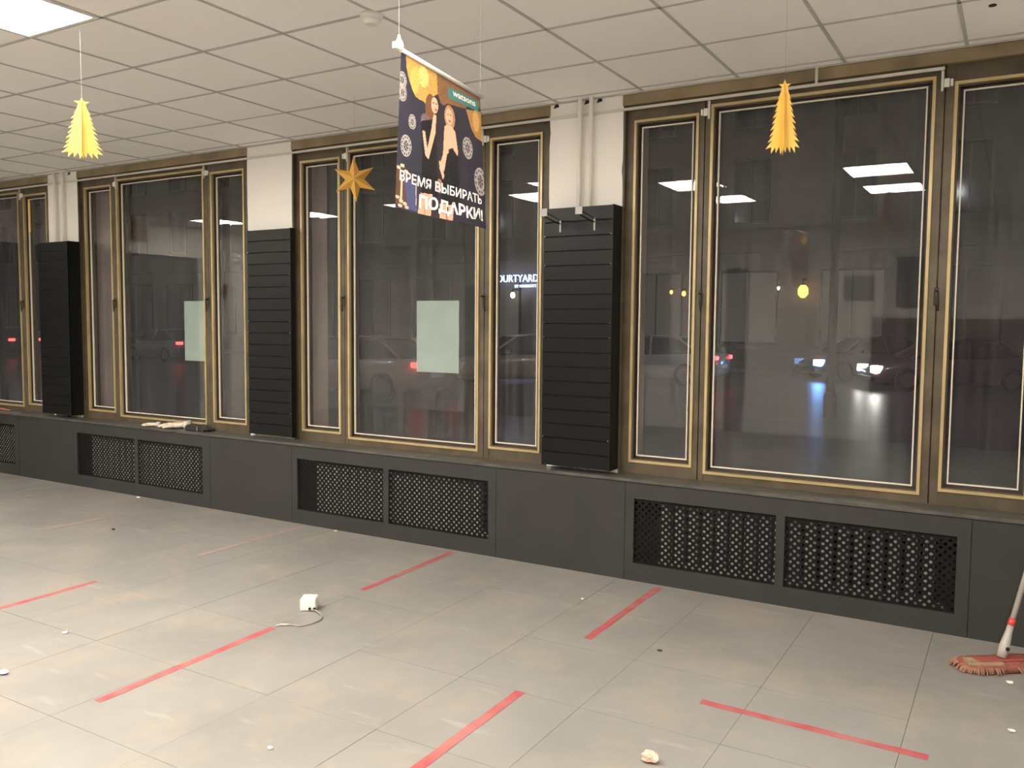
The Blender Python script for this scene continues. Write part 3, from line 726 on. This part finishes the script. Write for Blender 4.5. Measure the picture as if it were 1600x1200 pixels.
# pole direction toward the window frame (world) expressed in the mop's own frame
wd = Vector((5.19, 1.60, .48)) - Vector((mx, my, .045)); ld = Matrix.Rotation(-th, 3, 'Z') @ wd; ld.normalize()
base = Vector((0, 0, .045))
part('joint_socket', M['mop_grey'], t, lambda b: tube(b, [base, base + ld * .05, base + ld * .13, base + ld * .16], [.020, .024, .016, .015], 14), smooth=True)
part('joint_hole', M['dark'], t, lambda b: lathe(b, [(.010, -.0265), (.010, -.020)], base + ld * .05, 10, 'y'))
part('collar', M['red'], t, lambda b: tube(b, [base + ld * .16, base + ld * .195], .0165, 14), smooth=True)
part('pole', M['mop_pole'], t, lambda b: tube(b, [base + ld * .19, base + ld * 1.30], .0125, 14), smooth=True)
part('grip', M['red'], t, lambda b: tube(b, [base + ld * 1.26, base + ld * 1.40], .0155, 14), smooth=True)

# ------------------------------------------------------------------ things on the sill
M['cuff'] = mat('knit_cuff', (.60, .56, .50), .9)
def glove(x, y, rz, label, s=1.0):
    g = thing('work_glove', label, 'glove', (x, y, ZS), 'gloves on the sill', rotz=rz)
    def palm(b):
        bmesh.ops.create_uvsphere(b, u_segments=16, v_segments=10, radius=1.0)
        for v in b.verts:
            v.co = Vector((v.co.x * .085 * s, v.co.y * .045 * s, v.co.z * .022 * s + .0225 * s + .008 * s * (v.co.x > .3) * v.co.x))
    part('palm', M['cloth'], g, palm, smooth=True)
    for k, (dy, l) in enumerate(((-.032, .055), (-.012, .070), (.010, .072), (.030, .060))):
        part('finger', M['cloth'], g, lambda b: tube(b, [(-.06 * s, dy * s, .020 * s), (-.09 * s, dy * 1.1 * s, .026 * s), (-(.075 + l) * s, dy * 1.3 * s, .012 * s)], [.013 * s, .012 * s, .008 * s], 8), smooth=True)
    part('thumb', M['cloth'], g, lambda b: tube(b, [(-.01 * s, -.04 * s, .02 * s), (-.04 * s, -.062 * s, .02 * s), (-.075 * s, -.070 * s, .012 * s)], [.013 * s, .012 * s, .008 * s], 8), smooth=True)
    part('cuff', M['cuff'], g, lambda b: tube(b, [(.06 * s, 0, .026 * s), (.10 * s, 0, .030 * s)], [.030 * s, .034 * s], 12), smooth=True)
glove(-1.74, 1.815, .15, 'pale work glove lying flat at the left on the sill', .8)
glove(-1.44, 1.85, .30, 'pale work glove heaped beside the black holster on the sill', 1.25)
t = thing('tool_holster', 'black holster pouch with a flap lying on the sill by the gloves', 'pouch', (-1.165, 1.845, ZS), rotz=.1)
part('pouch', M['blackp'], t, lambda b: poly_prism(b, [(-.10, -.05, .001), (.11, -.05, .001), (.10, -.05, .022), (.02, -.05, .045), (-.08, -.05, .055), (-.11, -.05, .03)], (0, 1, 0), .09), bevel=.006)
part('flap', M['blackp'], t, lambda b: poly_prism(b, [(.02, -.055, .04), (.16, -.055, .012), (.165, -.055, .018), (.03, -.055, .055)], (0, 1, 0), .10))
part('clip', M['chrome'], t, boxes((.050, .056, -.062, -.054, .004, .045)))
tag(part('tape_scrap', M['tape'], None, lambda b: tube(b, [(-4.36, 1.83, ZS + .012), (-4.25, 1.835, ZS + .016), (-4.17, 1.825, ZS + .010), (-4.12, 1.84, ZS + .008)], [.010, .014, .010, .006], 8), smooth=True), 'crumpled red tape scrap on the sill at the left photo edge', 'scrap')

# ------------------------------------------------------------------ debris on the floor
def scrap(x, y, r, label, m, h=.5, seed=0):
    rnd = random.Random(seed)
    def fn(b):
        bmesh.ops.create_icosphere(b, subdivisions=2, radius=1.0)
        for v in b.verts:
            k = 1 + rnd.uniform(-.25, .25); v.co = Vector((v.co.x * r * k * 1.3, v.co.y * r * k, (v.co.z * k + 1.05) * r * h))
    tag(part('debris', M[m], None, fn, loc=(x, y, .001)), label, 'debris', 'debris on the floor')
M['crumb'] = mat('plaster_crumb', (.75, .72, .66), .9)
M['pinkscrap'] = mat('pink_scrap', (.70, .42, .32), .8, noise=.4, nscale=30)
scrap(3.98, -.33, .026, 'crumpled pinkish scrap at the bottom photo edge', 'pinkscrap', .7, 1)
for k, (x, y, r, lab) in enumerate(((2.94, 1.24, .008, 'white crumb near the plinth below the hooked panel'), (5.13, 1.20, .012, 'white crumb right below the mop pad'), (5.14, .66, .010, 'white crumb at the right photo edge below the mop'),
        (1.15, -1.14, .018, 'white plaster piece at the left photo edge'), (2.71, -1.0, .009, 'white crumb left of the bottom tape strip'), (.58, 1.71, .010, 'white crumb at the foot of the banner window cover'), (-1.8, 1.69, .014, 'white crumb at the foot of the far left cover'), (.9, -.69, .012, 'pale plaster flake near the left tape strips'))):
    scrap(x, y, r, lab, 'crumb', .5, 10 + k)
scrap(-.9, .82, .012, 'dark crumb on the floor in front of the far left cover', 'blackp', .5, 30)
scrap(3.62, .72, .009, 'small dark crumb on the floor right of the tape by the plinth', 'blackp', .4, 31)

# ================================================================== outside: night street
SZ = -.10
M['asphalt'] = mat('wet_asphalt', (.075, .07, .072), .35, noise=.3, nscale=1.5, spec=.5)
M['paving'] = mat('pavement', (.20, .18, .17), .7, noise=.2, nscale=3)
M['fac'] = mat('facade_render', (.40, .33, .29), .8, noise=.1, nscale=.6)
M['fac2'] = mat('facade_stone', (.30, .27, .25), .8, noise=.15, nscale=.8)
M['facd'] = mat('facade_frame', (.05, .045, .045), .6)
M['fpane'] = mat('facade_glass', (.03, .03, .04), .1, spec=.6)
M['lit'] = mat('dim_lobby', (.30, .27, .25), .6, emit=(1, .85, .68), estr=.022)
M['sign'] = emis('sign_light', (.40, .55, 1.0), 3.2)
M['lamp'] = emis('warm_lamp', (1.0, .60, .14), 1.6)
M['lampw'] = emis('porch_lamp', (1.0, .92, .72), 4.0)
tag(part('street', M['asphalt'], None, boxes((-70, 45, 5.5, 29.0, SZ - .2, SZ))), 'dark asphalt street outside the windows', 'street', kind='structure')
tag(part('pavement', M['paving'], None, boxes((-70, 45, 2.28, 5.5, SZ - .2, SZ + .12))), 'grey pavement strip just outside the windows', 'pavement', kind='structure')
tag(part('far_pavement', M['paving'], None, boxes((-70, 45, 29.0, 32.0, SZ - .2, SZ + .12))), 'grey pavement on the far side of the street', 'pavement', kind='structure')
FYB = 32.0
def building(x0, x1, mw, label, hotel=False, h=14):
    t = thing('building', label, 'building', (x0, FYB, SZ + .1), 'buildings across the street')
    w = x1 - x0
    part('wall', M[mw], t, boxes((0, w, 0, 8, 0, h)))
    part('cornice', M[mw], t, boxes((-.0, w, -.25, 0, 4.6, 4.9)))
    part('base_course', M['fac2'], t, boxes((0, w, -.12, 0, 0, .7)))
    n = int(w / 3.6); st = w / n
    for k in range(n):
        xc = (k + .5) * st
        for z0, z1, ww in ((.9, 3.9, 2.4), (5.8, 8.4, 1.5), (9.6, 12.0, 1.5)):
            f = part('window', M['facd'], t, ring(xc - ww / 2, xc + ww / 2, z0, z1, .09, -.06, .0))
            part('pane', M['lit'] if (hotel and z0 < 1) else M['fpane'], f, boxes((xc - ww / 2 + .09, xc + ww / 2 - .09, -.025, -.005, z0 + .09, z1 - .09)))
            part('bar', M['facd'], f, boxes((xc - .03, xc + .03, -.05, -.03, z0, z1)))
    return t
building(-68, -34, 'fac', 'pale rendered building across the street seen through the leftmost window')
building(-34, -18.5, 'fac2', 'grey stone building across the street seen through the window with the gloves')
bh = building(-18.5, 1.5, 'fac', 'hotel building across the street with a blue lit sign', True)
building(1.5, 20, 'fac2', 'grey stone building across the street seen through the right window')
def sign():
    t = thing('hotel_sign', 'blue-white lit hotel sign reading COURTYARD across the street', 'sign', (-16.75, FYB - .30, 3.62))
    for body, x0, wid, hh, z in (('COURTYARD', 0.0, 2.55, .34, 0.0), ('BY MARRIOTT', 1.30, 1.15, .13, -.26)):
        m_ = text_mesh(body, 1.0, -.004, .05); co = np.array([v.co for v in m_.vertices]); a0, a1 = co[:, 0].min(), co[:, 0].max(); b1 = co[:, 1].max(); b0 = 0
        for v in m_.vertices:
            x, y, z_ = v.co; v.co = (x0 + (x - a0) / (a1 - a0) * wid, -z_ * .6, z + (y - b0) / (b1 - b0) * hh)
        m_.materials.clear(); m_.materials.append(M['sign']); obj('lettering', m_, t)
    part('back_rail', M['facd'], t, boxes((0, 2.55, .06, .29, .02, .06), (0, 2.55, .06, .29, .24, .28)))
sign()
def lantern(x, y, z, r, m, label, grp='lit lanterns of the hotel'):
    t = thing('lantern', label, 'lantern', (x, y, z), grp)
    part('globe', M[m], t, lambda b: lathe(b, [(r * .4, -r * 1.3), (r, -r * .6), (r, r * .5), (r * .5, r * 1.2)], seg=12))
    part('cap', M['facd'], t, lambda b: lathe(b, [(r * .7, r * 1.2), (r * .2, r * 1.7)], seg=12))
    part('arm', M['facd'], t, lambda b: tube(b, [(0, 0, r * 1.6), (0, 0, r * 2.4), (0, FYB - y - .01, r * 2.4)], .03, 6))
lantern(-15.45, FYB - .5, 3.0, .11, 'lampw', 'white lantern below the blue hotel sign')
lantern(-2.25, FYB - .5, 3.02, .20, 'lamp', 'large yellow lantern seen through the right window beside the post')
lantern(-7.1, FYB - .5, 2.98, .09, 'lamp', 'small yellow lantern seen through the narrow pane of the right window, right one')
lantern(-7.65, FYB - .5, 3.05, .07, 'lamp', 'small yellow lantern seen through the narrow pane of the right window, left one')
lantern(-3.2, FYB - .5, 3.15, .055, 'lampw', 'tiny pale lantern between the mullion and the large yellow lantern')

# street lamps: dark posts; heads added out of view above to light the street
def added_street_lamp(x, y, label, power):
    t = thing('added_street_lamp', label, 'street lamp', (x, y, SZ), 'added street lamps')
    part('post', M['facd'], t, lambda b: tube(b, [(0, 0, 0), (0, 0, 1.0), (0, 0, 8.4), (0, .4, 8.8), (0, 1.4, 9.0)], [.085, .085, .075, .06, .05], 12), smooth=True)
    part('base', M['facd'], t, lambda b: lathe(b, [(.12, 0), (.12, .4), (.085, .5)], seg=12))
    hd = part('head', M['facd'], t, boxes((-.18, .18, 1.1, 1.9, 8.98, 9.12)))
    part('lens', emis('added_lamp_lens', (.86, .93, 1.0), power), hd, boxes((-.15, .15, 1.15, 1.85, 8.95, 8.98)))
added_street_lamp(2.02, 14.0, 'dark post seen through the right window, with an added lamp head', 130)
added_street_lamp(-12.5, 6.3, 'added dark lamp post on the street behind the left windows', 130)
added_street_lamp(-27, 14.0, 'added dark lamp post far down the street at the left', 130)

# ------------------------------------------------------------------ cars
M['cglass'] = mat('car_glass', (.015, .015, .02), .08, spec=.7)
M['tyre'] = mat('tyre', (.015, .015, .015), .8)
M['rim'] = mat('rim', (.35, .35, .36), .3, metal=.8)
def car(x, y, heading, col, label, tail=0.0, head=0.0, hcol=(.85, .92, 1.0), scale=1.0, one=False):
    """heading: direction of travel in radians; local +x is the front"""
    t = thing('car', label, 'car', (x, y, SZ), 'cars on the street', rotz=heading); t.scale = (scale,) * 3
    pm = mat('car_paint', col, .3, coat=.5)
    st = [(-2.22, .62, .38, .86), (-2.15, .78, .26, .93), (-1.5, .86, .20, .95), (-.6, .88, .19, .92), (.6, .88, .19, .90), (1.3, .86, .20, .84), (1.95, .78, .22, .70), (2.2, .64, .30, .58)]
    def body(b):
        R_ = []
        for sx, w, zl, zb in st:
            pr = [(-w * .86, zl), (-w, zl + .14), (-w * .99, (zl + zb) / 2 + .06), (-w * .93, zb - .05), (-w * .80, zb)]
            pr += [(-q, z) for q, z in pr[::-1]]
            R_.append([b.verts.new((sx, q, z)) for q, z in pr])
        for a, c in zip(R_, R_[1:]):
            n = len(a)
            for k in range(n): b.faces.new((a[k], a[(k + 1) % n], c[(k + 1) % n], c[k]))
        b.faces.new(R_[0]); b.faces.new(R_[-1][::-1])
    part('body', pm, t, body, smooth=True)
    gs = [(-1.75, .70, .70, .94), (-1.05, .76, .58, 1.36), (-.2, .78, .58, 1.43), (.45, .78, .57, 1.36), (1.22, .74, .70, .90)]
    def cabin(b):
        R_ = [[b.verts.new(p) for p in ((sx, -w0, .88), (sx, -w1, zt), (sx, w1, zt), (sx, w0, .88))] for sx, w0, w1, zt in gs]
        for a, c in zip(R_, R_[1:]):
            for k in range(4): b.faces.new((a[k], a[(k + 1) % 4], c[(k + 1) % 4], c[k]))
        b.faces.new(R_[0]); b.faces.new(R_[-1][::-1])
    part('glasshouse', M['cglass'], t, cabin)
    part('roof', pm, t, lambda b: [b.faces.new([b.verts.new(p) for p in q]) for q in
         [[(a[0], -a[2] - .02, a[3] - .03), (c[0], -c[2] - .02, c[3] - .03), (c[0], -c[2] * .9, c[3] + .015), (a[0], -a[2] * .9, a[3] + .015)] for a, c in zip(gs[1:3], gs[2:4])] +
         [[(a[0], a[2] + .02, a[3] - .03), (c[0], c[2] + .02, c[3] - .03), (c[0], c[2] * .9, c[3] + .015), (a[0], a[2] * .9, a[3] + .015)] for a, c in zip(gs[1:3], gs[2:4])] +
         [[(a[0], -a[2] * .9, a[3] + .015), (c[0], -c[2] * .9, c[3] + .015), (c[0], c[2] * .9, c[3] + .015), (a[0], a[2] * .9, a[3] + .015)] for a, c in zip(gs[1:3], gs[2:4])]])
    for s in (-1, 1):
        for a, c, r in (((-1.75, s * .71, .93), (-1.05, s * .60, 1.37), .035), ((-.25, s * .79, .88), (-.22, s * .60, 1.42), .03), ((1.22, s * .75, .90), (.45, s * .59, 1.36), .035)):
            part('pillar', pm, t, lambda b: tube(b, [a, c], r, 6))
        part('mirror', pm, t, boxes((.72, .86, min(s * .84, s * .98), max(s * .84, s * .98), .90, 1.02)), bevel=.02)
        for wx in (-1.34, 1.36):
            wh = part('wheel', M['tyre'], t, lambda b: lathe(b, [(.26, -.10), (.32, -.085), (.32, .085), (.26, .10)], (wx, s * .80, .32), 20, 'y'))
            part('rim', M['rim'], wh, lambda b: lathe(b, [(.21, s * .085), (.20, s * .112), (.05, s * .118)], (wx, s * .80, .32), 14, 'y'))
        tl = mat('tail_light', (.35, .02, .02), .3, emit=(1, .06, .05), estr=tail)
        part('tail_light', tl, t, boxes((-2.24, -2.09, min(s * .54, s * .80), max(s * .54, s * .80), .76, .88)), bevel=.02)
        hs = head if not (one and s < 0) else head * .01
        hl = mat('head_light', (.8, .8, .8), .2, emit=hcol, estr=hs)
        part('head_light', hl, t, boxes((1.96, 2.205, min(s * .42, s * .72), max(s * .42, s * .72), .48, .68)), bevel=.02)
    part('number_plate', M['white'], t, boxes((-2.25, -2.23, -.26, .26, .52, .63)))
    part('bumper', M['blackp'], t, boxes((2.12, 2.24, -.60, .60, .26, .40)), bevel=.02)
    return t
car(-8.38, 12.45, PI, (.55, .40, .36), 'pale pinkish sedan driving past behind the banner window', tail=3)
car(-7.3, 18.3, -2.25, (.60, .38, .24), 'pale sedan facing the shop seen right of the pale sheet')
car(3.42, 23.3, PI + .45, (.14, .08, .09), 'dark car with white headlights seen through the right window', head=25, hcol=(1, .97, .9))
car(.75, 27.2, PI + .75, (.10, .10, .12), 'dark car with a dazzling bluish headlight seen through the right window', head=40, hcol=(.16, .42, 1.0), one=True)
car(-4.45, 21.2, PI, (.50, .50, .50), 'grey car with a red tail light beside the left mullion of the right window', tail=4)
car(-27.2, 21.5, PI - .15, (.16, .17, .20), 'dark car with red tail lights seen through the window with the gloves', tail=4)
car(-37.3, 19.8, PI, (.08, .06, .07), 'dark car with a red tail light seen through the leftmost window', tail=4)
